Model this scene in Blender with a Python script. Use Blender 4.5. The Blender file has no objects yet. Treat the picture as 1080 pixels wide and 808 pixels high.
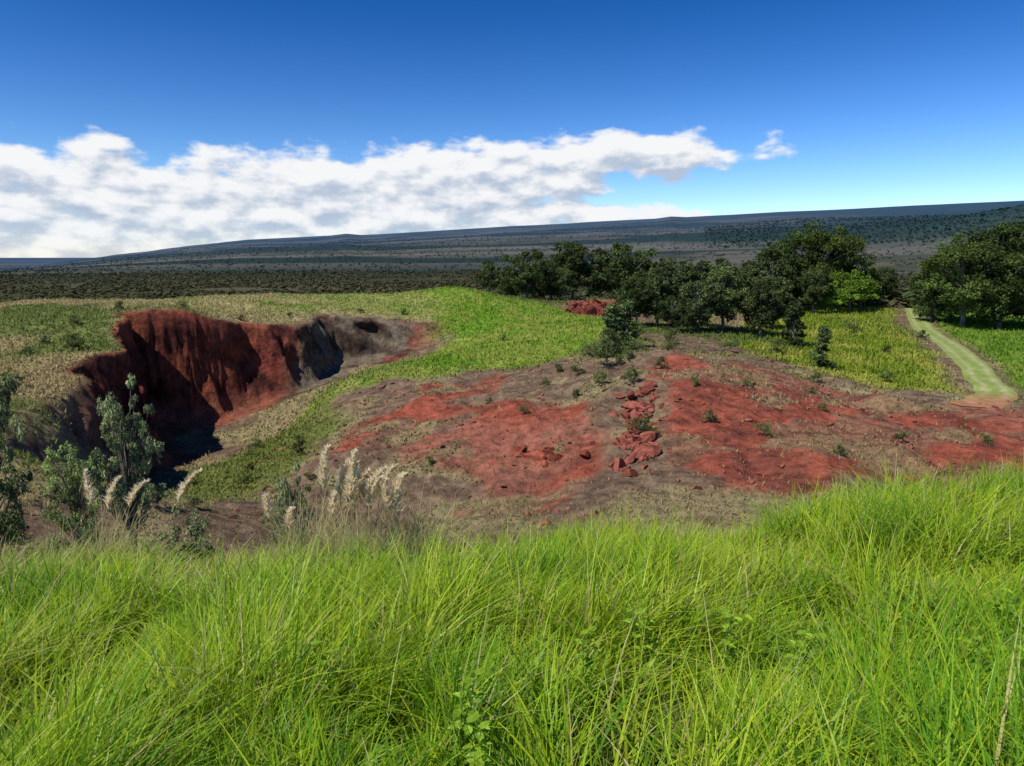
import bpy, math, numpy as np
from mathutils import Vector
rng = np.random.default_rng(7)
sc = bpy.context.scene
sc.view_settings.view_transform = 'Standard'
sc.view_settings.look = 'None'
sc.view_settings.exposure = 0

# ------------------------------------------------------------ noise
def hsh(ix, iy, seed):
    n = (ix*374761393 + iy*668265263 + seed*1446651) & 0xffffffff
    n = ((n ^ (n >> 13))*1274126177) & 0xffffffff
    n = n ^ (n >> 16)
    return (n & 0xffff)/65535.0
def vn(x, y, seed=0):
    fx = np.floor(x); fy = np.floor(y)
    ix = fx.astype(np.int64); iy = fy.astype(np.int64)
    tx = x-fx; ty = y-fy
    tx = tx*tx*(3-2*tx); ty = ty*ty*(3-2*ty)
    a = hsh(ix, iy, seed); b = hsh(ix+1, iy, seed)
    c = hsh(ix, iy+1, seed); d = hsh(ix+1, iy+1, seed)
    return (a*(1-tx)+b*tx)*(1-ty)+(c*(1-tx)+d*tx)*ty
def fbm(x, y, seed=0, octv=4):
    s = 0; a = .5; t = 0
    for i in range(octv):
        s = s + a*vn(x, y, seed+i*17); t += a
        x, y = (x*1.6+y*1.2)+3.7, (y*1.6-x*1.2)+1.3
        a *= .5
    return s/t
def sst(a, b, x):
    t = np.clip((x-a)/(b-a), 0, 1)
    return t*t*(3-2*t)
def sdpoly(poly, x, y):
    P = np.array(poly, float)
    d = np.full(x.shape, 1e18); ins = np.zeros(x.shape, bool)
    n = len(P)
    for i in range(n):
        ax, ay = P[i]; bx, by = P[(i+1) % n]
        ex, ey = bx-ax, by-ay
        t = np.clip(((x-ax)*ex+(y-ay)*ey)/(ex*ex+ey*ey+1e-9), 0, 1)
        dx = x-ax-t*ex; dy = y-ay-t*ey
        d = np.minimum(d, dx*dx+dy*dy)
        c = ((ay > y) != (by > y))
        xi = ax + (y-ay)/(by-ay if by != ay else 1e-9)*ex
        ins ^= (c & (x < xi))
    d = np.sqrt(d)
    return np.where(ins, d, -d)

# ------------------------------------------------------------ terrain survey points (x, y, z), eye level = 0
SH = [(-9.6,125,-5.3),(-3,118,-7.5),(3,115,-8.5),(-19,125,-6.2),(-37.5,122,-6.5),(-59,118,-7),(-75,120,-7.2),
 (-77,110,-8),(-100,120,-8.5),(-10,145,-10),(-40,145,-10),(-80,150,-11),(-120,160,-12),(-120,210,-13.5),(-60,210,-13.5),
 (0,170,-12),(0,210,-13.5),(30,160,-11.5),(30,210,-13.5),(57.6,145,-10.7),(79,160,-10.2),(97,150,-11.1),(107,190,-10.4),
 (140,160,-12),(140,210,-13.5),(80,220,-13),
 (-25.6,36,-10.6),(-20,34,-12),(-15,22,-11),(0,28,-15),(0,15,-13),(20,25,-14),(40,30,-13),(60,40,-12.5),(-40,25,-9),
 (0,0,-12),(-60,40,-8.5),(30,0,-12),(-30,0,-10),(100,60,-12.5),(-110,60,-8),(-11,35,-14.4),
 (19,46,-12.6),(29,48,-12.5),(40,57,-12.5),(15.7,68,-9.4),(8.3,64,-10.7),(24,72,-10.7),(33,62,-12.4),(30,68,-11.8),
 (51,110,-11.1),(44.8,75,-12.5),(72.7,105,-12),(7,90,-10.3),(7.7,100,-9.4),(17,95,-9.6),(27.7,90,-10.9),
 (13.6,125,-9.3),(17,133,-7.8),(30,130,-9.5)]
LOWP = SH+[(-27.5,58,-18.6),(-26.8,72,-19),(-24,78,-18.2),(-25,92,-16.5),(-18.9,99,-14.6),(-12,103,-12.2),(-4.4,85,-12),
 (-6,78,-13),(-10,70,-13.5),(-19.5,80,-13.9),(-13.5,88,-13),(-14.4,58,-15.3),(-7.5,64,-14),(0.6,48,-14.6),(-3.3,42,-15.3),
 (-13.3,48,-16),(-20.6,52,-17.3),(6.1,42,-13.8),(10.5,44,-13.2),(-33,84,-19),(-40,82,-19)]
HIGHP = SH+[(-40,70,-8.5),(-44.7,84,-6.2),(-37.5,86,-6.3),(-33.8,88,-7.9),(-28,95,-8.8),(-24,104,-8.6),(-12.2,106,-9.9),
 (-49,70,-8.9),(-33,50,-9.7),(-36,60,-9.5)]
def mkrbf(P):
    P = np.array(P, float); X = P[:, :2]/50.; n = len(P)
    r = np.hypot(X[:, None, 0]-X[None, :, 0], X[:, None, 1]-X[None, :, 1])
    K = np.where(r > 0, r*r*np.log(r+1e-12), 0)+np.eye(n)*1e-4
    Q = np.c_[np.ones(n), X]
    A = np.block([[K, Q], [Q.T, np.zeros((3, 3))]])
    w = np.linalg.solve(A, np.r_[P[:, 2], 0, 0, 0])
    def f(x, y):
        x = x/50.; y = y/50.
        s = w[n]+w[n+1]*x+w[n+2]*y
        for i in range(n):
            r2 = (x-X[i, 0])**2+(y-X[i, 1])**2+1e-12
            s = s + w[i]*.5*r2*np.log(r2)
        return s
    return f
fl = mkrbf(LOWP); fh = mkrbf(HIGHP)
RIM = [(-6,112),(-12.2,106.5),(-18,106),(-24,104),(-28,95),(-33.8,88.5),(-37.5,86),(-43,84),(-42,77),(-38,70),(-35,60),(-31.5,50),
       (-28,40),(-24,30),(-60,10),(-260,40),(-260,260),(5,260),(-2,125)]
def rimsd(x, y):
    wx = x+(fbm(x/7., y/7., 3, 5)-.5)*7.5
    wy = y+(fbm(x/7., y/7., 9, 5)-.5)*7.5
    return sdpoly(RIM, wx, wy)
TT = np.array([-1.5,-.7,-.53,-.353,-.24,-.22,-.2,-.177,0,.07,.10,.19,.21,.23,.353,.53,.70,1.2,2.5])
TS = np.array([-.035,-.019,.000,.020,.026,.0285,.027,.028,.039,.042,.044,.048,.0505,.0495,.054,.058,.060,.061,.05])
def H(x, y, full=False):
    x = np.asarray(x, float); y = np.asarray(y, float)
    r = np.hypot(x, y)
    cx = np.clip(x, -140, 160); cy = np.clip(y, -20, 230)
    lo = fl(cx, cy); hi = fh(cx, cy)
    sd = rimsd(x, y)
    w = 1.6+np.clip((62-y)/6., 0, 2.0)
    m = sst(-w*1.6, w*.5, sd)
    rough = (fbm(x/9., y/9., 21, 4)-.5)*1.3*sst(12, 30, r)*(1-.6*sst(70, 95, y)*(x > -5))
    mid = sst(36, 44, y)*sst(78, 68, y)*sst(-20, -14, x)*sst(40, 32, x)
    gul = np.abs(fbm(x/6.5, y/8., 27, 4)-.5)*2
    rough = rough+mid*(gul-.35)*1.25
    # one low scarp on the cinder slope
    rough = rough+mid*.7*(sst(.48, .52, fbm(x/7.+3, y/5., 29, 3))-.5)*sst(7, 3, np.hypot(x-1, y-52))
    rough = rough+(fbm(x/2.2, y/2.2, 31, 3)-.5)*.5*sst(15, 35, r)*(1-sst(66, 88, y-.2*np.abs(x)))
    z = lo*(1-m)+hi*m+rough
    face = np.clip(m*(1-m)*4, 0, 1)*sst(1.5, 4, hi-lo)
    z = z+face*((fbm(x/3.4+y/5., y/3.4, 51, 4)-.5)*2.4)
    t = x/np.maximum(y, 1.)
    s = np.interp(t, TT, TS)
    zn = np.interp(r, [0, 200, 450, 1200], [-13, -13.5, -17, -22.])
    q = np.clip((r-1200)/12800., 0, 1)
    zf = -22*(1-q)+(s*14000)*q-np.clip(r-14000, 0, None)*.05
    zf = zf+(fbm(x/900., y/900., 5, 5)-.5)*70*sst(1500, 5000, r)*(1-.85*sst(9000,13000,r))
    rid = sst(.42, .78, t)*np.exp(-((r-3000)/900.)**2)
    zf = zf+rid*85*(.8+.4*fbm(x/300., y/300., 8, 3))
    zp = np.where(r < 1200, zn, zf)
    b = sst(165, 235, r)
    z = z*(1-b)+zp*b
    e = 6.6
    hl = -1.62-.25*y+.074*(x+np.sqrt(x*x+4))-.05*np.clip(y-e, 0, None)**2
    hl = hl+(fbm(x/1.8, y/1.8, 77, 3)-.5)*.35
    hl = np.where(r > 60, -60., hl)
    k = 1.4
    z = .5*(z+hl+np.sqrt((z-hl)**2+k*k))-k*k/60.
    return (z, m, lo, hi) if full else z

# ------------------------------------------------------------ colour zones
def C3(r, g, b): return np.array([r, g, b])
P_RED1 = [(12,68),(23.5,74),(29.6,68),(32.5,60.5),(43,61),(62,60),(62,46),(34,45),(20,41),(12.6,42),(9.5,45),(12,57)]
P_RED2 = [(-14.8,57),(-14,64),(-9,74),(-1,78),(1,72),(-4.5,68),(1.6,63),(7.6,59),(7,47),(3.4,42),(-1,43),(-2.5,51),(-10.4,56)]
P_RED3 = [(8.5,120),(11,131),(20,133),(22,124),(17,119)]
P_GRN = [(-48,90),(-30,97),(-25,106),(-12,108),(-8,101),(-20,86),(-23,79),(-15,76),(-4,81),(2,79),(7,82),(13,92),(20,100),(10,118),(0,140),(-70,140),(-62,118)]
P_MEA = [(31,75),(26,92),(36,112),(50,165),(95,185),(62,120),(54,96),(47,80),(41,66),(36,68)]
P_FLOORG = [(-29,56),(-26,76),(-20,79),(-16,68),(-18,54),(-23,50)]
def lerp(a, b, m): return a*(1-m[:, None])+b*m[:, None]
PATH = [(98,182),(89,166),(76.5,140),(66.5,120),(58.5,98),(53.2,84),(49.2,76),(46.6,70),(43,64.5),(38,60.5)]
HAZE = (.038,.082,.155)  # aerial haze, painted into the far ground and crown base colours by distance
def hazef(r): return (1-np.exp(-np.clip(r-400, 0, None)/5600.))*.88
def pathx(y):
    P = np.array(PATH)[::-1]
    return np.interp(y, P[:, 1], P[:, 0])
def zones(x, y, zv=None):
    x = np.asarray(x, float); y = np.asarray(y, float)
    r = np.hypot(x, y); N = len(x)
    n1 = fbm(x/4., y/4., 100, 5); n2 = fbm(x/14., y/14., 120, 4); n3 = fbm(x/1.1, y/1.1, 140, 3)
    wob = (n1-.5)*9
    sd = rimsd(x, y)
    col = lerp(np.tile(C3(.25,.175,.115), (N, 1)), C3(.18,.12,.085), sst(.4, .62, n3))
    col = lerp(col, C3(.32,.26,.145), sst(.46, .58, n1))
    tuft = .5*sst(.45, .6, n1)+.1
    tcol = lerp(np.tile(C3(.36,.30,.15), (N, 1)), C3(.19,.23,.06), sst(.42, .6, n2))
    def put(m, c, td, tc):
        nonlocal col, tuft, tcol
        col = lerp(col, c, m); tuft = tuft*(1-m)+td*m; tcol = lerp(tcol, tc, m)
    red = lerp(np.tile(C3(.37,.105,.066), (N, 1)), C3(.23,.076,.055), sst(.4, .66, n1*.5+n3*.5))
    red = lerp(red, C3(.38,.18,.125), sst(.47, .62, n2)*.55)
    for P, h in ((P_RED1, .6), (P_RED2, .5), (P_RED3, 1.)):
        hole = sst(.53, .62, fbm(x/5.+9, y/3.2, 170, 5)+.10*(n3-.5))
        m = sst(-1.2, 1.2, sdpoly(P, x, y)+wob*.8)*(1-(1-h)*1.5*hole)
        put(np.clip(m, 0, 1), red, .02+.12*sst(.54, .66, n1), tcol)
        tuft = tuft+.3*hole*np.clip(m, 0, 1)*(h < 1)
    left = sst(-1, 3, sd)
    dry = lerp(np.tile(C3(.38,.31,.15), (N, 1)), C3(.17,.21,.06), sst(.45, .62, n2))
    put(left, dry, 1., dry*1.1)
    g = sst(-1.5, 1.5, sdpoly(P_GRN, x, y)+wob*.6)
    gc = lerp(np.tile(C3(.16,.29,.03), (N, 1)), C3(.27,.34,.06), sst(.4, .58, n1*.6+n3*.4))
    dr = np.clip(sst(-12, -50, x+(n2-.5)*40)*.95+sst(5, 0, np.abs(sd-1))*.6*(x < -12), 0, 1)
    gc = lerp(gc, C3(.42,.35,.17), dr*sst(.25,.5,n1+.1))
    put(g, gc, 1., gc*1.1)
    put(sst(-1.5, 1.5, sdpoly(P_FLOORG, x, y)+wob*.6)*.85, C3(.15,.19,.045), .9, C3(.18,.24,.045))
    me = sst(-1.5, 1.5, sdpoly(P_MEA, x, y)+wob*.35)
    mc = lerp(np.tile(C3(.20,.27,.03), (N, 1)), C3(.32,.34,.06), sst(.42, .6, n1))
    mc = lerp(mc, C3(.11,.17,.03), sst(.55, .68, n3*.5+n2*.5))
    put(me, mc, 1.2, mc*1.15)
    px = pathx(y)
    rg = sst(1.5, 4, x-px)*sst(60, 68, y)*(1-sst(190, 230, r))
    rc = lerp(np.tile(C3(.15,.27,.03), (N, 1)), C3(.23,.33,.05), sst(.4, .6, n1))
    put(rg, rc, .7, rc)
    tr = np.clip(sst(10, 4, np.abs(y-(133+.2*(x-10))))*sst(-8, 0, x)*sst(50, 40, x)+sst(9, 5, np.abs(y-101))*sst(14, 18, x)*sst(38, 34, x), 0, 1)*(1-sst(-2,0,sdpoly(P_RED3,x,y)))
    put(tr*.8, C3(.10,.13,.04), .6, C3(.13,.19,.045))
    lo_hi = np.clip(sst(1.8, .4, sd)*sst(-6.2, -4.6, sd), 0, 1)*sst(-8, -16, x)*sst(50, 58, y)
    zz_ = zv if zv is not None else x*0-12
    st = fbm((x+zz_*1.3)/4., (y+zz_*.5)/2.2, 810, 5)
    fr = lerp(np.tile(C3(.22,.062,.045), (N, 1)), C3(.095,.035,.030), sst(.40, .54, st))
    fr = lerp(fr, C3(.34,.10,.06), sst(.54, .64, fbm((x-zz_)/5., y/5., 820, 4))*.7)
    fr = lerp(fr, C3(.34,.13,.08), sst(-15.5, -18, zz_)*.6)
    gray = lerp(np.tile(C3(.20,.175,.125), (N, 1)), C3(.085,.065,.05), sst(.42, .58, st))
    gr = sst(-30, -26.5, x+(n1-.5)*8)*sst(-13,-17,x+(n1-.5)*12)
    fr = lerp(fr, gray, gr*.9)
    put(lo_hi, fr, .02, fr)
    fg = sst(27, 20, r)
    put(fg, C3(.09,.14,.025), 0., C3(.1,.2,.02))
    a1 = fbm(x/60., y/60., 200, 5); a2 = fbm(x/(450+r*.15), y/(500.), 210, 5)
    t = x/np.maximum(y, 1.)
    pc = lerp(np.tile(C3(.062,.068,.038), (N, 1)), C3(.115,.10,.068), sst(.45, .62, a1))
    pc = lerp(pc, C3(.022,.034,.022), sst(.45, .53, a2)*sst(300, 1000, r))
    pc = lerp(pc, C3(.16,.145,.12), sst(.52, .58, fbm(x/2200., y/380., 230, 6))*sst(900, 1800, r)*.75)
    pc = lerp(pc, C3(.018,.042,.018), np.clip(sst(.16, .45, t+(a2-.5)*.7)*sst(1500, 2300, r), 0, 1)*.85)
    put(sst(170, 215, r), pc, 0., pc)
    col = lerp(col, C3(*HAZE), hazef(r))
    return col, tuft, tcol

# ------------------------------------------------------------ mesh + material helpers
def mesh_np(name, V, F, mats, col=None, smooth=False, midx=None):
    V = np.asarray(V, np.float32); F = np.asarray(F, np.int32)
    me = bpy.data.meshes.new(name)
    k = F.shape[1]
    me.vertices.add(len(V)); me.vertices.foreach_set("co", V.ravel())
    me.loops.add(F.size); me.loops.foreach_set("vertex_index", F.ravel())
    me.polygons.add(len(F)); me.polygons.foreach_set("loop_start", np.arange(0, F.size, k, dtype=np.int32))
    if midx is not None: me.polygons.foreach_set("material_index", np.asarray(midx, np.int32))
    me.update(calc_edges=True)
    me.polygons.foreach_set("use_smooth", np.full(len(F), smooth))
    if col is not None:
        a = me.color_attributes.new("Col", 'FLOAT_COLOR', 'POINT')
        c = np.ones((len(V), 4), np.float32); c[:, :3] = np.clip(col, 0, 1)
        a.data.foreach_set("color", c.ravel())
    for m in (mats if isinstance(mats, (list, tuple)) else [mats]): me.materials.append(m)
    return me
def obj(name, me, loc=(0, 0, 0), scale=1., rz=0.):
    o = bpy.data.objects.new(name, me); sc.collection.objects.link(o)
    o.location = loc; o.scale = (scale,)*3 if np.isscalar(scale) else scale; o.rotation_euler = (0, 0, rz)
    return o
def newmat(name):
    m = bpy.data.materials.new(name); m.use_nodes = True
    nt = m.node_tree; nt.nodes.clear()
    return m, nt, nt.nodes.new('ShaderNodeOutputMaterial')
def leafmat(name, transl=.35, rough=.5, spec=.3, objvar=0.):
    m, nt, out = newmat(name); N = nt.nodes; L = nt.links
    at = N.new('ShaderNodeAttribute'); at.attribute_name = 'Col'; csock = at.outputs['Color']
    if objvar > 0:
        oi = N.new('ShaderNodeObjectInfo'); mr_ = N.new('ShaderNodeMapRange')
        mr_.inputs['To Min'].default_value = 1-objvar; mr_.inputs['To Max'].default_value = 1+objvar
        L.new(oi.outputs['Random'], mr_.inputs['Value'])
        vm = N.new('ShaderNodeVectorMath'); vm.operation = 'SCALE'; L.new(csock, vm.inputs[0]); L.new(mr_.outputs[0], vm.inputs['Scale']); csock = vm.outputs[0]
    if spec > .05:
        p = N.new('ShaderNodeBsdfPrincipled'); L.new(csock, p.inputs['Base Color'])
        p.inputs['Roughness'].default_value = rough; p.inputs['Specular IOR Level'].default_value = spec
    else:
        p = N.new('ShaderNodeBsdfDiffuse'); L.new(csock, p.inputs['Color'])
    t = N.new('ShaderNodeBsdfTranslucent'); L.new(csock, t.inputs['Color'])
    mx = N.new('ShaderNodeMixShader'); mx.inputs[0].default_value = transl
    L.new(p.outputs[0], mx.inputs[1]); L.new(t.outputs[0], mx.inputs[2]); L.new(mx.outputs[0], out.inputs[0])
    return m
def groundmat(name, bump=.5, sc1=1.2, lo_=.55, hi_=1.4):
    m, nt, out = newmat(name); N = nt.nodes; L = nt.links
    at = N.new('ShaderNodeAttribute'); at.attribute_name = 'Col'
    tc = N.new('ShaderNodeTexCoord')
    a = N.new('ShaderNodeTexNoise'); a.inputs['Scale'].default_value = sc1; a.inputs['Detail'].default_value = 7
    a.inputs['Roughness'].default_value = .72; L.new(tc.outputs['Object'], a.inputs['Vector'])
    mr = N.new('ShaderNodeMapRange'); mr.inputs['From Min'].default_value = .36; mr.inputs['From Max'].default_value = .64
    mr.inputs['To Min'].default_value = lo_; mr.inputs['To Max'].default_value = hi_
    L.new(a.outputs['Fac'], mr.inputs['Value'])
    vm = N.new('ShaderNodeVectorMath'); vm.operation = 'SCALE'
    L.new(at.outputs['Color'], vm.inputs[0]); L.new(mr.outputs[0], vm.inputs['Scale'])
    p = N.new('ShaderNodeBsdfDiffuse'); L.new(vm.outputs[0], p.inputs['Color'])
    bp = N.new('ShaderNodeBump'); bp.inputs['Strength'].default_value = bump; bp.inputs['Distance'].default_value = 1.
    L.new(a.outputs['Fac'], bp.inputs['Height']); L.new(bp.outputs[0], p.inputs['Normal'])
    L.new(p.outputs[0], out.inputs[0]); return m
M_ground = groundmat('earth_and_cinder', .85, 1.1, .55, 1.4)
M_rock = groundmat('cinder_rock', .35, 3.)
M_path = groundmat('mown_track', .1, 1.3, .8, 1.2)
M_bark = groundmat('bark', .3, 6.)
M_grass = leafmat('grass_blades', .45, .4, .28)
M_tuft = leafmat('short_grass', .3, .7, .0)
M_leaf = leafmat('tree_leaves', .25, .55, .0, .35)
M_far = leafmat('distant_leaves', .1, .9, .0)
M_plume = leafmat('seed_plume', .5, .7, .0)

# ------------------------------------------------------------ terrain sheet
RR = np.r_[np.linspace(.3, 16, 70), np.linspace(16.3, 40, 80), np.linspace(40.25, 118, 350), np.linspace(118.6, 200, 100),
           np.geomspace(202, 1500, 110), np.geomspace(1520, 30000, 260)]
AZ = np.radians(np.r_[np.linspace(-85, -48, 90), np.linspace(-47.6, 47.6, 850), np.linspace(48, 85, 90)])
R, A = np.meshgrid(RR, AZ, indexing='ij')
X = (R*np.sin(A)).ravel(); Y = (R*np.cos(A)-3.).ravel()
Z, m_, lo_, hi_ = H(X, Y, True)
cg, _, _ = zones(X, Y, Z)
# undercut hollows in the cut face (horizontal displacement into the bank)
sel = (m_ > .005) & (m_ < .995) & (hi_-lo_ > 2.5) & (X < -10) & (Y > 50) & (Y < 115)
xs, ys = X[sel], Y[sel]
gx = rimsd(xs+.8, ys)-rimsd(xs-.8, ys); gy = rimsd(xs, ys+.8)-rimsd(xs, ys-.8); gl = np.hypot(gx, gy)+1e-6
f = np.clip((Z[sel]-lo_[sel])/(hi_[sel]-lo_[sel]), 0, 1)
hol = fbm((xs+Z[sel]*1.1)/6., (ys-Z[sel]*.4)/6., 900, 3)
fold = fbm((xs+Z[sel]*1.2)/2.6, ys/2.6, 910, 3)-.5
amt = sst(.0, .4, f)*(1-sst(.66, .97, f))*(4.6*sst(.40, .62, hol)+3.*fold)*sst(2.5, 5, hi_[sel]-lo_[sel])
X[sel] += gx/gl*amt; Y[sel] += gy/gl*amt
nr, na = len(RR), len(AZ)
i = np.arange(nr-1)[:, None]*na+np.arange(na-1)[None, :]
F = np.stack([i, i+1, i+na+1, i+na], -1).reshape(-1, 4)[:, ::-1]
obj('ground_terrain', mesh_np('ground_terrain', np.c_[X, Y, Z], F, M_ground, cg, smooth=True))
del R, A, X, Y, Z, F, i

# ------------------------------------------------------------ blades
def blades(bx, by, bz, L, w, th, p0, p1, c0, c1, rows=4, side=None):
    n = len(bx); S = np.linspace(0, 1, rows)
    V = np.zeros((n, rows, 2, 3), np.float32); Cc = np.zeros((n, rows, 2, 3), np.float32)
    sa = th+np.pi/2+(side if side is not None else 0)
    for k, s in enumerate(S):
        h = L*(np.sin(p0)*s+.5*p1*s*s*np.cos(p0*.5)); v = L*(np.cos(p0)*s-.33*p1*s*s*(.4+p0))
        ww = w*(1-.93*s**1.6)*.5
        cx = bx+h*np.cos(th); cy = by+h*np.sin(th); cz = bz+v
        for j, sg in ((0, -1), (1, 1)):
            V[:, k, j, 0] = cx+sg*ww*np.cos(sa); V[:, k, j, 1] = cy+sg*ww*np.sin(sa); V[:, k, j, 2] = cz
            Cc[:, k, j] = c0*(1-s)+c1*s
    base = np.arange(n)[:, None]*rows*2+np.arange(rows-1)[None, :]*2
    F = np.stack([base, base+1, base+3, base+2], -1).reshape(-1, 4)
    return V.reshape(-1, 3), F, Cc.reshape(-1, 3)

# foreground tall grass
n = 170000
u = rng.random(n*2)
yy = 1.0+12.0*u**1.15
xx = (rng.random(n*2)*2-1)*(yy*.82+1.6)
cl = fbm(xx/.28, yy/.28, 300, 3)
keep = rng.random(n*2) < np.clip(.12+2.6*(cl-.34), .05, 1)
xx = xx[keep][:n]; yy = yy[keep][:n]; n = len(xx)
zz = H(xx, yy)-.02
big = fbm(xx/1.5, yy/1.5, 310, 3); pd = fbm(xx/.45, yy/.45, 320, 3); ln = fbm(xx/.6, yy/.6, 330, 3)
lowleft = sst(4.5, 7, yy)*sst(2.5, -1, xx)
L = (.2+.48*sst(.3, .7, ln))*(.45+.8*rng.random(n))*(1-.2*lowleft)
th = .3+(pd-.5)*7+rng.normal(0, 1.2, n)
p0 = np.abs(rng.normal(.25, .28, n)); p1 = np.abs(rng.normal(.85, .65, n))
w = rng.uniform(.005, .0145, n)*(1+.05*yy)
cA = C3(.28,.50,.02); cB = C3(.47,.61,.035); cD = C3(.13,.33,.018)
mixv = np.clip(big+rng.normal(0, .2, n), 0, 1)
c1 = lerp(np.tile(cA, (n, 1)), cB, sst(.42, .72, mixv)); c1 = lerp(c1, cD, sst(.44, .24, mixv))
edge = sst(5.2, 7.2, yy)*sst(.5, -2, xx)*sst(.4, .55, fbm(xx/.8, yy/.8, 340, 3))
straw = rng.random(n) < (.04+.06*(big > .6)+.45*edge)
c1[straw] = C3(.62,.55,.25); c1 *= rng.uniform(.75, 1.25, n)[:, None]
c0 = c1*.62; c0[:, 0] *= 1.1  # blade foot: its own browner tone plus shade painted into the colour
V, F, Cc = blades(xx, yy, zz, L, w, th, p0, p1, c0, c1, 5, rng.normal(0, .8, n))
ns_ = 420
sy = 1.8+9*rng.random(ns_); sx_ = (rng.random(ns_)*2-1)*(sy*.8+1)
cs = np.tile(C3(.55,.50,.22), (ns_, 1))*rng.uniform(.7, 1.2, ns_)[:, None]
V2, F2, C2 = blades(sx_, sy, H(sx_, sy), rng.uniform(.5, .8, ns_), rng.uniform(.003, .005, ns_)*(1+.1*sy), rng.random(ns_)*6.28, np.abs(rng.normal(.3, .25, ns_)), rng.uniform(.1, .9, ns_), cs, cs, 5, rng.normal(0, .8, ns_))
F2 = F2+len(V)
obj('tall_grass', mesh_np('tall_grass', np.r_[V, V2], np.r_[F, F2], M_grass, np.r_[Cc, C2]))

# mid-distance grass tufts
n = 400000
rr = 24+170*rng.random(n)**1.25; az = rng.uniform(-.72, .72, n)
x = rr*np.sin(az); y = rr*np.cos(az)
_, td, tc = zones(x, y)
k = rng.random(n) < td*(.35+.9*fbm(x/1.3, y/1.3, 400, 3))
sdr = rimsd(x, y); k &= ~((sdr > -5) & (sdr < .2) & (x < -14) & (y > 52))
k &= np.abs(x-pathx(y)) > 2.2
x, y, tc = x[k], y[k], tc[k]; n = len(x)
sdr = sdr[k]
L = rng.uniform(.18, .5, n)*(1+.4*(x > 28)*(y > 66))*np.where((y < 78) & (x > -20) & (sdr < 0), .65, 1.); th = rng.random(n)*6.28
t2 = tc*rng.uniform(.78, 1.22, n)[:, None]
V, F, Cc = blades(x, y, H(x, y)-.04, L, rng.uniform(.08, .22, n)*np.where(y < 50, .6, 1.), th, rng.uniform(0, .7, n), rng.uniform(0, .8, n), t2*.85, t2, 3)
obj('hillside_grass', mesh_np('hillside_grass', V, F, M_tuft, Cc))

# ------------------------------------------------------------ leaf clouds
def leafquads(P, Nn, size, col, asp=.55):
    n = len(P)
    r = rng.normal(size=(n, 3)); a = np.cross(Nn, r); a /= np.linalg.norm(a, axis=1)[:, None]+1e-9
    b = np.cross(Nn, a); b /= np.linalg.norm(b, axis=1)[:, None]+1e-9
    s = size[:, None]
    V = np.stack([P-a*s, P-b*s*asp, P+a*s, P+b*s*asp], 1).reshape(-1, 3)
    F = np.arange(4*n).reshape(-1, 4)
    return V, F, np.repeat(col, 4, 0)
def tube(pts, rad, ns=6):
    pts = np.array(pts, float); m = len(pts); V = []; F = []
    for i in range(m):
        d = pts[min(i+1, m-1)]-pts[max(i-1, 0)]; d = d/(np.linalg.norm(d)+1e-9)
        a = np.cross(d, [0.3, .9, .1]); a /= np.linalg.norm(a)+1e-9; b = np.cross(d, a)
        for j in range(ns):
            t = 2*math.pi*j/ns; V.append(pts[i]+rad[i]*(a*math.cos(t)+b*math.sin(t)))
    for i in range(m-1):
        for j in range(ns):
            F.append((i*ns+j, i*ns+(j+1) % ns, (i+1)*ns+(j+1) % ns, (i+1)*ns+j))
    return np.array(V), np.array(F)
class Acc:
    def __init__(s): s.V = []; s.F = []; s.C = []; s.M = []; s.n = 0
    def add(s, V, F, C, m):
        s.V.append(V); s.F.append(F+s.n); s.C.append(C); s.M.append(np.full(len(F), m)); s.n += len(V)
    def mesh(s, name, mats, smooth=False):
        return mesh_np(name, np.concatenate(s.V), np.concatenate(s.F), mats, np.concatenate(s.C), smooth, np.concatenate(s.M))
def rdir(n):
    v = rng.normal(size=(n, 3)); return v/np.linalg.norm(v, axis=1)[:, None]
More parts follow.
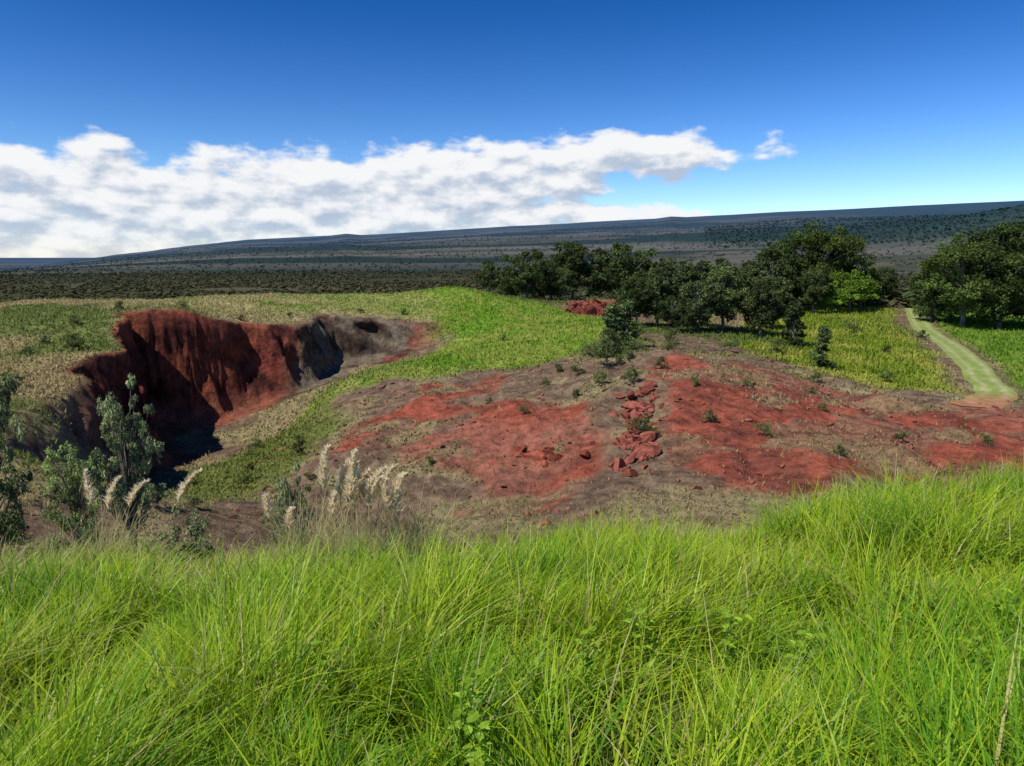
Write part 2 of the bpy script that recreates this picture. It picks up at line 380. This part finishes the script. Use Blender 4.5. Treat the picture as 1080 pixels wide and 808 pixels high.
def tree_mesh(name, w=.8, cb=.25, ncl=26, per=260, leaf=.017, cone=False, colr=(.045,.075,.022), cr=.15, trunk=.028):
    A = Acc(); col = np.array(colr)
    bark = C3(.20, .18, .15)
    cz = (1+cb)/2
    d = rdir(ncl); rad = rng.random(ncl)**.45
    cen = d*rad[:, None]*np.array([w/2, w/2, (1-cb)/2])*.82+np.array([0, 0, cz])
    if cone:
        h = rng.random(ncl); cen[:, 2] = cb+h*(1-cb); rr = (1-h)*w*.42*rng.random(ncl)**.5; t = rng.random(ncl)*6.28
        cen[:, 0] = rr*np.cos(t); cen[:, 1] = rr*np.sin(t)
    ph = rng.random()*6; top = .75
    tp = [(0.02*math.sin(ph+i*1.3), .02*math.cos(ph+i), -0.03+(top+.03)*i/6) for i in range(7)]
    V, F = tube(tp, [trunk*(1-.8*i/6) for i in range(7)], 7); A.add(V, F, np.tile(bark, (len(V), 1)), 1)
    for c in cen:
        z0 = max(.1, min(c[2]*.55, .6)); s = np.array([0, 0, z0]); md = (s+c)/2+np.array([0, 0, .03])+rng.normal(0, .012, 3)
        V, F = tube([s, md, c], [.010, .006, .0022], 4); A.add(V, F, np.tile(bark, (len(V), 1)), 1)
    for ci, c in enumerate(cen):
        r0 = cr*rng.uniform(.65, 1.25)*(.7 if cone else 1.)
        nsub = 7
        sub = c+rdir(nsub)*r0*.7*np.array([1, 1, .7])
        br = rng.uniform(.6, 1.45)
        for sp in sub:
            m = per//nsub
            dd = rdir(m); q = sp+dd*(r0*.5*rng.random(m)**.4)[:, None]*np.array([1, 1, .75])
            q = q[q[:, 2] > -.01]; m = len(q)
            if m == 0: continue
            dd = dd[:m]
            nn = dd*.6+rdir(m)*.7+np.array([0, 0, .35]); nn /= np.linalg.norm(nn, axis=1)[:, None]
            cc = col*br*rng.uniform(.7, 1.3)*rng.uniform(.7, 1.35, m)[:, None]
            V, F, C = leafquads(q, nn, leaf*rng.uniform(.6, 1.4, m), cc); A.add(V, F, C, 0)
    return A.mesh(name, [M_leaf, M_bark])
broad = [tree_mesh('ohia_a', .9, .05, 40, 240, .02, colr=(.078,.108,.036), cr=.14), tree_mesh('ohia_b', .8, .0, 36, 260, .02, colr=(.088,.118,.046), cr=.14),
         tree_mesh('ohia_c', 1.0, .05, 42, 230, .02, colr=(.07,.10,.032), cr=.14), tree_mesh('ohia_d', .72, .0, 34, 260, .02, colr=(.085,.115,.044), cr=.14)]
bigt = [tree_mesh('koa_a', 1.05, .03, 86, 260, .013, colr=(.078,.115,.028), cr=.115), tree_mesh('koa_b', 1.0, .0, 82, 260, .013, colr=(.07,.105,.032), cr=.115)]
bush_g = tree_mesh('bush_g', 1.2, .0, 30, 240, .02, colr=(.14,.23,.03), cr=.17)
conem = tree_mesh('cone', .55, .0, 34, 180, .022, True, (.085,.12,.042))
shrubs = [tree_mesh('shrub_a', 1.2, .0, 14, 150, .03, colr=(.14,.17,.06), cr=.22), tree_mesh('shrub_b', 1.4, .0, 12, 150, .03, colr=(.11,.15,.045), cr=.24)]
openm = [tree_mesh('open_a', .75, .15, 50, 180, .010, colr=(.30,.35,.17), cr=.055, trunk=.012), tree_mesh('open_b', .8, .1, 54, 190, .009, colr=(.23,.30,.11), cr=.062, trunk=.012)]
def place(name, me, x, y, h=None, wid=1., top=None):
    z = float(H(np.array([x]), np.array([y]))[0])-.05
    if top is not None: h = top-z
    return obj(name, me, (x, y, z), (h*wid, h*wid, h), rng.random()*6.28)
K = 0
def B():
    global K
    K += 1; return broad[K % 4]
for x, y, h in [(-4,130,6.2),(2.6,133,9.6),(7.5,138,8.4),(11.4,141,11.4),(16.5,141,10.4),(21.5,138,12),(27,136,10.6),(9.5,134,6.0),(24,128,6.6),(0,140,6.5),(6,144,10)]:
    place('ohia_tree', B(), x, y, h)
for x, y, h in [(17,101,7),(20.5,105,8.8),(21.5,98,5.2),(25.5,101,8.2),(29.5,104,9.6),(34,101,8.2),(26,109,7),(13.5,97,4.2),(38.5,109,8.4)]:
    place('ohia_tree', B(), x, y, h)
for x, y, h in [(45,140,10.5),(50,144,14),(38,138,11.5),(56,138,8.6),(53,152,14),(72,152,9),(33,146,11),(79,160,8.5),(46,128,6)]:
    place('ohia_tree', B(), x, y, h)
place('koa_tree', bigt[0], 61.5, 151, 18.4); place('koa_tree', bigt[1], 69, 155, 14.4); place('koa_tree', bigt[1], 55.5, 155, 14.5)
for x, y, h in [(64,141,8.6),(68,145,8.2),(60,139,6.5)]: place('green_bush', bush_g, x, y, h)
for i_, (x, y, h) in enumerate([(74,122,16),(80,121,18.5),(86,118,18.5),(93,116,18),(77,130,13),(88,126,18),(97,118,16),(72,127,9.5)]):
    place('koa_tree', bigt[i_ % 2], x, y, h, 1.0)
for x, y, h in [(35.5,93,5.6),(33,78,4.4),(10.3,76,5),(12.6,82,5.2),(11.5,79,4.4)]: place('young_ohia_tree', conem, x, y, h, 1.3)
for x, y, h in [(8.9,69,2.8),(9.8,73,3.2),(10,62,1.6),(13.5,66,1.3),(6,67,1.3),(4.5,71,1.1),(9.4,52,1.9),(14.5,53,1.1),(17.5,50,1.2),(21,46,.9),(24,56,.8),
        (15,60,.9),(29,70,1.3),(-6,52,.8),(1,60,.9),(-2,66,.9),(37,72,1.5),(46,90,1.3),(50,108,2.2),(58,104,1.6),(35,84,1.8),(31,86,2),(25,84,2),(19,87,2.2),(15,89,2.4),(-1,95,1),(20,62,.8),(26,63,.7),(27,50,.9),(33,50,.8),
        (7.5,63,1.4),(11,70,1.5),(12.5,73,1.7),(5.5,62,.9),(3,68,1.),(8,76,1.6),(16,75,1.5)]:
    place('shrub', shrubs[K % 2], x, y, h); K += 1
for q in range(34):
    x = rng.uniform(-52, -24); y = rng.uniform(42, 80)
    if float(rimsd(np.array([x]), np.array([y]))[0]) < .5: continue
    place('shrub', shrubs[q % 2], x, y, rng.uniform(.8, 2.))
for q in range(22):
    y = rng.uniform(15, 40); x = -y*rng.uniform(.3, .75)
    place('shrub', openm[q % 2], x, y, rng.uniform(.8, 1.7), 1.7)
for x, y in [(-46,87),(-40,90),(-34,93),(-22,108),(-16,110),(-30,100),(-19,64),(-15,53),(-22,60),(-24,66),(-26,58),(-21,56),(-18,60),(-25,70)]:
    place('shrub', shrubs[K % 2], x, y, rng.uniform(.8, 1.5)); K += 1
place('ohia_tree', openm[0], -13.2, 24.5, wid=.42, top=-3.2); place('ohia_tree', openm[1], -15.4, 25, wid=.5, top=-5.6)
place('ohia_tree', openm[1], -14.9, 19.6, wid=.5, top=-3.6); place('ohia_tree', openm[0], -15.8, 21.5, wid=.42, top=-1.4)
place('ohia_sapling', openm[0], -4.2, 13.5, wid=.36, top=-3.5); place('ohia_sapling', openm[0], -9.2, 20, wid=.5, top=-6.4)
place('ohia_sapling', openm[1], -10.8, 17, wid=.5, top=-5.4)

# ------------------------------------------------------------ distant forest on the plain
def crowns(n, r0, r1, pw, amin, amax, smin, smax, col, seedn, thr, m=14):
    rr = r0+(r1-r0)*rng.random(n)**pw; az = rng.uniform(amin, amax, n)
    x = rr*np.sin(az); y = rr*np.cos(az)
    k = fbm(x/70., y/70., seedn, 4) > thr+rng.normal(0, .06, n); x, y, rr = x[k], y[k], rr[k]; n = len(x)
    z = H(x, y); s = rng.uniform(smin, smax, n)*(1+rr/3500.)
    dd = rdir(n*m); dd[:, 2] = np.abs(dd[:, 2])
    base = np.repeat(np.c_[x, y, z], m, 0); S = np.repeat(s, m)
    P = base+dd*(S*.55*rng.random(n*m)**.4)[:, None]*np.array([1, 1, .9])+np.c_[0*S, 0*S, S*.1]
    nn = dd*.5+rdir(n*m)*.3+np.array([0, 0, .6]); nn /= np.linalg.norm(nn, axis=1)[:, None]
    c = np.array(col)*rng.uniform(.7, 1.35, n)[:, None]; c[:, 0] *= rng.uniform(.85, 1.4, n)
    c = lerp(c, C3(*HAZE), hazef(rr))  # distance haze painted into the crown colour
    V, F, C = leafquads(P, nn, S*rng.uniform(.18, .38, n*m), np.repeat(c, m, 0), .8)
    return V, F, C
A = Acc()
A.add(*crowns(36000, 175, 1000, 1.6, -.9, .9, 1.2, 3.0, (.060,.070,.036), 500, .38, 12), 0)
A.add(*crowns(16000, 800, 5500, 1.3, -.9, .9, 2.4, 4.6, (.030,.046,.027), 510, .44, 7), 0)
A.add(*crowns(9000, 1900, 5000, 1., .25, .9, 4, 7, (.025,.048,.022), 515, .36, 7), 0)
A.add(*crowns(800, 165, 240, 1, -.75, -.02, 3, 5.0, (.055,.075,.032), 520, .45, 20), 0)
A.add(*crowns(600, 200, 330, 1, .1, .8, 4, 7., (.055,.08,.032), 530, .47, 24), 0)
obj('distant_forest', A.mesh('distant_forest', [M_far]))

# ------------------------------------------------------------ track
P = np.array(PATH, float)
tt = np.arange(len(P)); q = np.linspace(0, len(P)-1, 260)
cxp = np.interp(q, tt, P[:, 0]); cyp = np.interp(q, tt, P[:, 1])
kk = np.ones(25)/25.
pad = lambda a: np.convolve(np.r_[2*a[0]-a[12:0:-1], a, 2*a[-1]-a[-2:-14:-1]], kk, 'valid')
cxp = pad(cxp); cyp = pad(cyp)
tx = np.gradient(cxp); ty = np.gradient(cyp); l = np.hypot(tx, ty); nx, ny = -ty/l, tx/l
W = np.linspace(-1.7, 1.7, 17); V = []; Cp = []
for w_ in W:
    wj = w_*(1+.25*(fbm(q*3, q*0+w_, 600, 3)-.5)*(abs(w_) > 1.3))
    x = cxp+nx*wj; y = cyp+ny*wj
    V.append(np.c_[x, y, H(x, y)+.07-.1*(abs(w_) > 1.6)])
    rut = math.exp(-((abs(w_)-.8)/.3)**2)
    g = fbm(x/1.2, y/1.2, 610, 3)
    c = lerp(np.tile(C3(.20,.27,.07), (len(x), 1)), C3(.38,.34,.20), np.clip(rut*.65+.5*(g-.45), 0, 1))
    red = sst(69, 61, y); c = lerp(c, C3(.35,.14,.09), red*.85); Cp.append(c)
V = np.stack(V, 1); nn_, mm = V.shape[:2]
i = np.arange(nn_-1)[:, None]*mm+np.arange(mm-1)[None, :]
F = np.stack([i, i+1, i+mm+1, i+mm], -1).reshape(-1, 4)
obj('dirt_track', mesh_np('dirt_track', V.reshape(-1, 3), F, M_path, np.stack(Cp, 1).reshape(-1, 3), True))

# ------------------------------------------------------------ rocks
import bmesh
def ico(s):
    bm = bmesh.new(); bmesh.ops.create_icosphere(bm, subdivisions=s, radius=1)
    V = np.array([v.co[:] for v in bm.verts]); F = np.array([[v.index for v in f.verts] for f in bm.faces]); bm.free(); return V, F
IV, IF = ico(3); JV, JF = ico(1)
def rocks(name, xs, ys, ss, col, flat=.7, lo=False, sink=.25):
    V0, F0 = (JV, JF) if lo else (IV, IF)
    Vs = []; Fs = []; Cs = []; n0 = 0; zs = H(xs, ys)
    for x, y, z, s in zip(xs, ys, zs, ss):
        v = V0.copy()
        for k in range(4 if lo else 9):
            nrm = rdir(1)[0]; d = rng.uniform(.25, .6); pr = v@nrm; v = v-np.clip(pr-d, 0, None)[:, None]*nrm
        v = v*rng.uniform(.7, 1.5, 3)*np.array([1, 1, flat])*s*1.3
        a = rng.random()*6.28; ca, sa = math.cos(a), math.sin(a); ti = rng.normal(0, .3)
        v = np.c_[v[:, 0], v[:, 1]*math.cos(ti)-v[:, 2]*math.sin(ti), v[:, 1]*math.sin(ti)+v[:, 2]*math.cos(ti)]
        v = np.c_[v[:, 0]*ca-v[:, 1]*sa, v[:, 0]*sa+v[:, 1]*ca, v[:, 2]]+np.array([x, y, z+s*flat*(.5-sink)])
        Vs.append(v); Fs.append(F0+n0); n0 += len(v); Cs.append(np.tile(np.array(col)*rng.uniform(.6, 1.3), (len(v), 1)))
    obj(name, mesh_np(name, np.concatenate(Vs), np.concatenate(Fs), M_rock, np.concatenate(Cs)))
n = 180; t = rng.random(n)
rocks('red_rock_pile', 11-3.4*t+rng.normal(0, .7, n), 60-14*t+rng.normal(0, 1.1, n), rng.uniform(.1, .36, n)+.3*(rng.random(n) > .88), (.26,.085,.06))
n = 16
rocks('red_rock_outcrop', rng.normal(1.5, 1.4, n), rng.normal(50.5, 1.3, n), rng.uniform(.2, .6, n), (.27,.08,.05), .8)
n = 60
rocks('red_rock_outcrop', rng.uniform(9, 21, n), rng.uniform(120, 131, n), rng.uniform(.3, 1.1, n), (.22,.07,.05), .8)
n = 4200
x = rng.uniform(-26, 45, n); y = rng.uniform(38, 80, n)
k = fbm(x/3., y/3., 700, 3) > .5; x, y = x[k], y[k]
k = ~((x > 31) & (y > 64)); x, y = x[k], y[k]
rocks('scattered_stones', x, y, .04+.2*rng.random(len(x))**4, (.23,.095,.065), .7, True)

# ------------------------------------------------------------ plume grass
def plume_clump(name, x0, y0, n, hmin, hmax, spread, m=320):
    A = Acc(); z0 = float(H(np.array([x0]), np.array([y0]))[0])
    for i in range(n):
        bx = rng.normal(0, spread*.5); by = rng.normal(0, spread*.3); h = rng.uniform(hmin, hmax); le = rng.normal(-.05, .16)
        s = np.linspace(0, 1, 7)
        pts = np.c_[bx+le*h*s**2+bx*.5*s, by+.05*s, h*s]
        V, F = tube(pts, np.linspace(.007, .003, 7), 4); A.add(V, F, np.tile(C3(.60,.50,.27), (len(V), 1)), 0)
        t = .70+.32*rng.random(m)
        ta = np.clip((t-.70)/.32, 0, 1)
        px = bx+le*h*t**2+bx*.5*t+.12*ta*ta; pz = h*t-.06*ta**3
        Lb = .13*(1-.6*ta)*rng.uniform(.6, 1.2, m)
        th = rng.random(m)*6.28
        c = np.tile(C3(.98,.88,.66), (m, 1))*rng.uniform(.88, 1.02, m)[:, None]
        V, F, C = blades(px, np.full(m, by+.04), pz, Lb, np.full(m, .026), th, np.full(m, .38), np.full(m, .5), c, c, 3, rng.normal(0, 1., m))
        A.add(V, F, C, 0)
    m = 300
    V, F, C = blades(rng.normal(0, spread*.5, m), rng.normal(0, spread*.4, m), np.full(m, -.02), rng.uniform(.6, 1.2, m), rng.uniform(.007, .015, m),
        rng.random(m)*6.28, np.abs(rng.normal(.2, .15, m)), rng.uniform(.4, 1.5, m), np.tile(C3(.3,.3,.12), (m, 1)), np.tile(C3(.6,.53,.28), (m, 1))*rng.uniform(.6, 1.2, m)[:, None], 5)
    A.add(V, F, C, 0)
    obj(name, A.mesh(name, [M_plume]), (x0, y0, z0))
plume_clump('plume_grass', -1.6, 7.6, 10, 1.2, 1.6, .45)
plume_clump('plume_grass', -1.05, 7.7, 4, .95, 1.3, .4)
plume_clump('plume_grass', -5.1, 8.7, 4, 1.1, 1.6, .6, 200)
plume_clump('plume_grass', -2.4, 8.2, 3, .9, 1.25, .5, 200)

# broad-leaved weeds in the grass
def weed(x0, y0, h):
    A = Acc(); z0 = float(H(np.array([x0]), np.array([y0]))[0])
    for b in range(3):
        a = rng.random()*6.28; le = rng.uniform(.1, .3)
        s = np.linspace(0, 1, 6); pts = np.c_[le*h*s**1.5*math.cos(a), le*h*s**1.5*math.sin(a), h*s]
        V, F = tube(pts, np.linspace(.004, .0015, 6), 5); A.add(V, F, np.tile(C3(.2,.32,.05), (len(V), 1)), 0)
        for k in range(9):
            t = .45+.55*k/8; p = np.array([le*h*t**1.5*math.cos(a), le*h*t**1.5*math.sin(a), h*t]); ta = k*2.4+rng.random()
            d = np.array([math.cos(ta), math.sin(ta), .35]); d /= np.linalg.norm(d); sd_ = np.array([-math.sin(ta), math.cos(ta), 0])
            L_ = rng.uniform(.04, .08); wv = L_*.26
            S = [0, .18, .4, .7, 1.]; Wd = [.05, .8, 1., .6, .02]
            V = []
            for s_, ww in zip(S, Wd):
                c = p+d*L_*s_-np.array([0, 0, 1])*L_*.35*s_*s_
                V += [c-sd_*wv*ww+np.array([0, 0, .25*wv]), c-np.array([0, 0, .2*wv]), c+sd_*wv*ww+np.array([0, 0, .25*wv])]
            F = []
            for r_ in range(4):
                for c_ in range(2): F.append((r_*3+c_, r_*3+c_+1, r_*3+c_+4, r_*3+c_+3))
            cc = C3(.30,.48,.04)*rng.uniform(.8, 1.25); A.add(np.array(V), np.array(F), np.tile(cc, (15, 1)), 0)
    obj('weed_plant', A.mesh('weed_plant', [M_grass]), (x0, y0, z0))
for x, y, h in [(-.22,2.75,.45),(1.15,3.6,.5),(.75,3.7,.45),(1.35,3.3,.45),(-.1,2.5,.4),(-.9,3.4,.45),(2.6,3.6,.45),(.35,3.3,.45),(2.0,2.9,.42),(-1.8,3.1,.45),(-.3,5.2,.45)]:
    weed(x, y, h)

# ------------------------------------------------------------ light and sky
el, azs = math.radians(53), math.radians(-126)
sd = Vector((math.sin(azs)*math.cos(el), math.cos(azs)*math.cos(el), math.sin(el)))
ld = bpy.data.lights.new('sun', 'SUN'); ld.energy = 5.; ld.angle = math.radians(.5); ld.color = (1, .94, .83)
lo = bpy.data.objects.new('sun', ld); sc.collection.objects.link(lo); lo.rotation_euler = (-sd).to_track_quat('-Z', 'Y').to_euler()
lo.location = (-40, -10, 60)
wd = bpy.data.worlds.new("World"); sc.world = wd; wd.use_nodes = True
nt = wd.node_tree; nt.nodes.clear(); N = nt.nodes; Lk = nt.links
out = N.new('ShaderNodeOutputWorld')
sky = N.new('ShaderNodeTexSky'); sky.sky_type = 'NISHITA'; sky.sun_disc = False
sky.sun_elevation = el; sky.sun_rotation = azs; sky.altitude = 1200; sky.dust_density = .3; sky.ozone_density = 3.; sky.air_density = 1.
def M(op, a, b=None, c=None):
    n = N.new('ShaderNodeMath'); n.operation = op
    for i_, v in enumerate((a, b, c)):
        if v is None: continue
        if isinstance(v, (int, float)): n.inputs[i_].default_value = v
        else: Lk.new(v, n.inputs[i_])
    return n.outputs[0]
def mr(v, a, b, c, d, smooth=True):
    n = N.new('ShaderNodeMapRange'); n.interpolation_type = 'SMOOTHSTEP' if smooth else 'LINEAR'
    n.inputs['From Min'].default_value = a; n.inputs['From Max'].default_value = b; n.inputs['To Min'].default_value = c; n.inputs['To Max'].default_value = d
    Lk.new(v, n.inputs['Value']); return n.outputs[0]
def mixc(f, a, b):
    cm = N.new('ShaderNodeMix'); cm.data_type = 'RGBA'; Lk.new(f, cm.inputs[0])
    for s_, v in ((6, a), (7, b)):
        if isinstance(v, tuple): cm.inputs[s_].default_value = v
        else: Lk.new(v, cm.inputs[s_])
    return cm.outputs[2]
tc = N.new('ShaderNodeTexCoord'); sx = N.new('ShaderNodeSeparateXYZ'); Lk.new(tc.outputs['Generated'], sx.inputs[0])
az = M('MULTIPLY', M('ARCTAN2', sx.outputs[0], sx.outputs[1]), 57.3)
ele = M('MULTIPLY', M('ARCSINE', sx.outputs[2]), 57.3)
v1 = N.new('ShaderNodeVectorMath'); v1.operation = 'SCALE'; v1.inputs['Scale'].default_value = .1; Lk.new(sky.outputs[0], v1.inputs[0])
gm = N.new('ShaderNodeGamma'); gm.inputs['Gamma'].default_value = 1.7; Lk.new(v1.outputs[0], gm.inputs[0])
tint = mixc(mr(ele, 0, 17, 0, 1, False), (23, 20.5, 21, 1), (4.5, 14.0, 19, 1))
v2 = N.new('ShaderNodeVectorMath'); v2.operation = 'MULTIPLY'; Lk.new(gm.outputs[0], v2.inputs[0]); Lk.new(tint, v2.inputs[1])
bg = N.new('ShaderNodeBackground'); bg.inputs['Strength'].default_value = .1; Lk.new(v2.outputs[0], bg.inputs[0])
BL = [(-38,2.9,31,5.0,1.),(-12,3.6,20,4.3,1.),(-2,6.0,13,2.7,1.),(8.5,7.2,8.8,1.9,1.),(2,2.6,15,1.6,.9),(18.2,6.9,1.9,.9,.22)]
def dens(da, de, det):
    a = M('ADD', az, da); e = M('ADD', ele, de)
    env = None
    for cx, cy, rx, ry, wt in BL:
        d = M('SQRT', M('ADD', M('POWER', M('DIVIDE', M('ABSOLUTE', M('SUBTRACT', a, cx)), rx), 2.), M('POWER', M('DIVIDE', M('ABSOLUTE', M('SUBTRACT', e, cy)), ry), 2.)))
        f = M('MULTIPLY', M('SUBTRACT', 1., d), wt); env = f if env is None else M('MAXIMUM', env, f)
    env = M('MINIMUM', env, .45)
    cb = N.new('ShaderNodeCombineXYZ'); Lk.new(M('MULTIPLY', a, .3), cb.inputs[0]); Lk.new(M('MULTIPLY', e, .6), cb.inputs[1])
    n = N.new('ShaderNodeTexNoise'); n.inputs['Scale'].default_value = 1.; n.inputs['Detail'].default_value = det; n.inputs['Roughness'].default_value = .51
    Lk.new(cb.outputs[0], n.inputs['Vector'])
    return M('ADD', env, M('MULTIPLY', M('SUBTRACT', n.outputs['Fac'], .5), 1.6))
D0 = dens(0, 0, 7); D1 = dens(-.4, .8, 5)
alpha = M('MULTIPLY', mr(D0, .0, .30, 0, 1), mr(ele, -1.5, 3.5, .7, 1.))
lit = mr(M('SUBTRACT', D0, D1), -.3, .22, 0, 1)
cc_ = mixc(lit, (.46,.55,.69,1), (.92,.93,.95,1))
bc = N.new('ShaderNodeBackground'); Lk.new(cc_, bc.inputs[0]); bc.inputs['Strength'].default_value = 1.
ms = N.new('ShaderNodeMixShader'); Lk.new(alpha, ms.inputs[0]); Lk.new(bg.outputs[0], ms.inputs[1]); Lk.new(bc.outputs[0], ms.inputs[2])
Lk.new(ms.outputs[0], out.inputs[0])

cd = bpy.data.cameras.new('camera'); cd.sensor_width = 36; cd.lens = 26; cd.clip_start = .05; cd.clip_end = 60000
co = bpy.data.objects.new('camera', cd); sc.collection.objects.link(co); co.location = (0, 0, 0)
co.rotation_euler = (math.radians(90-9.75), 0, 0); sc.camera = co
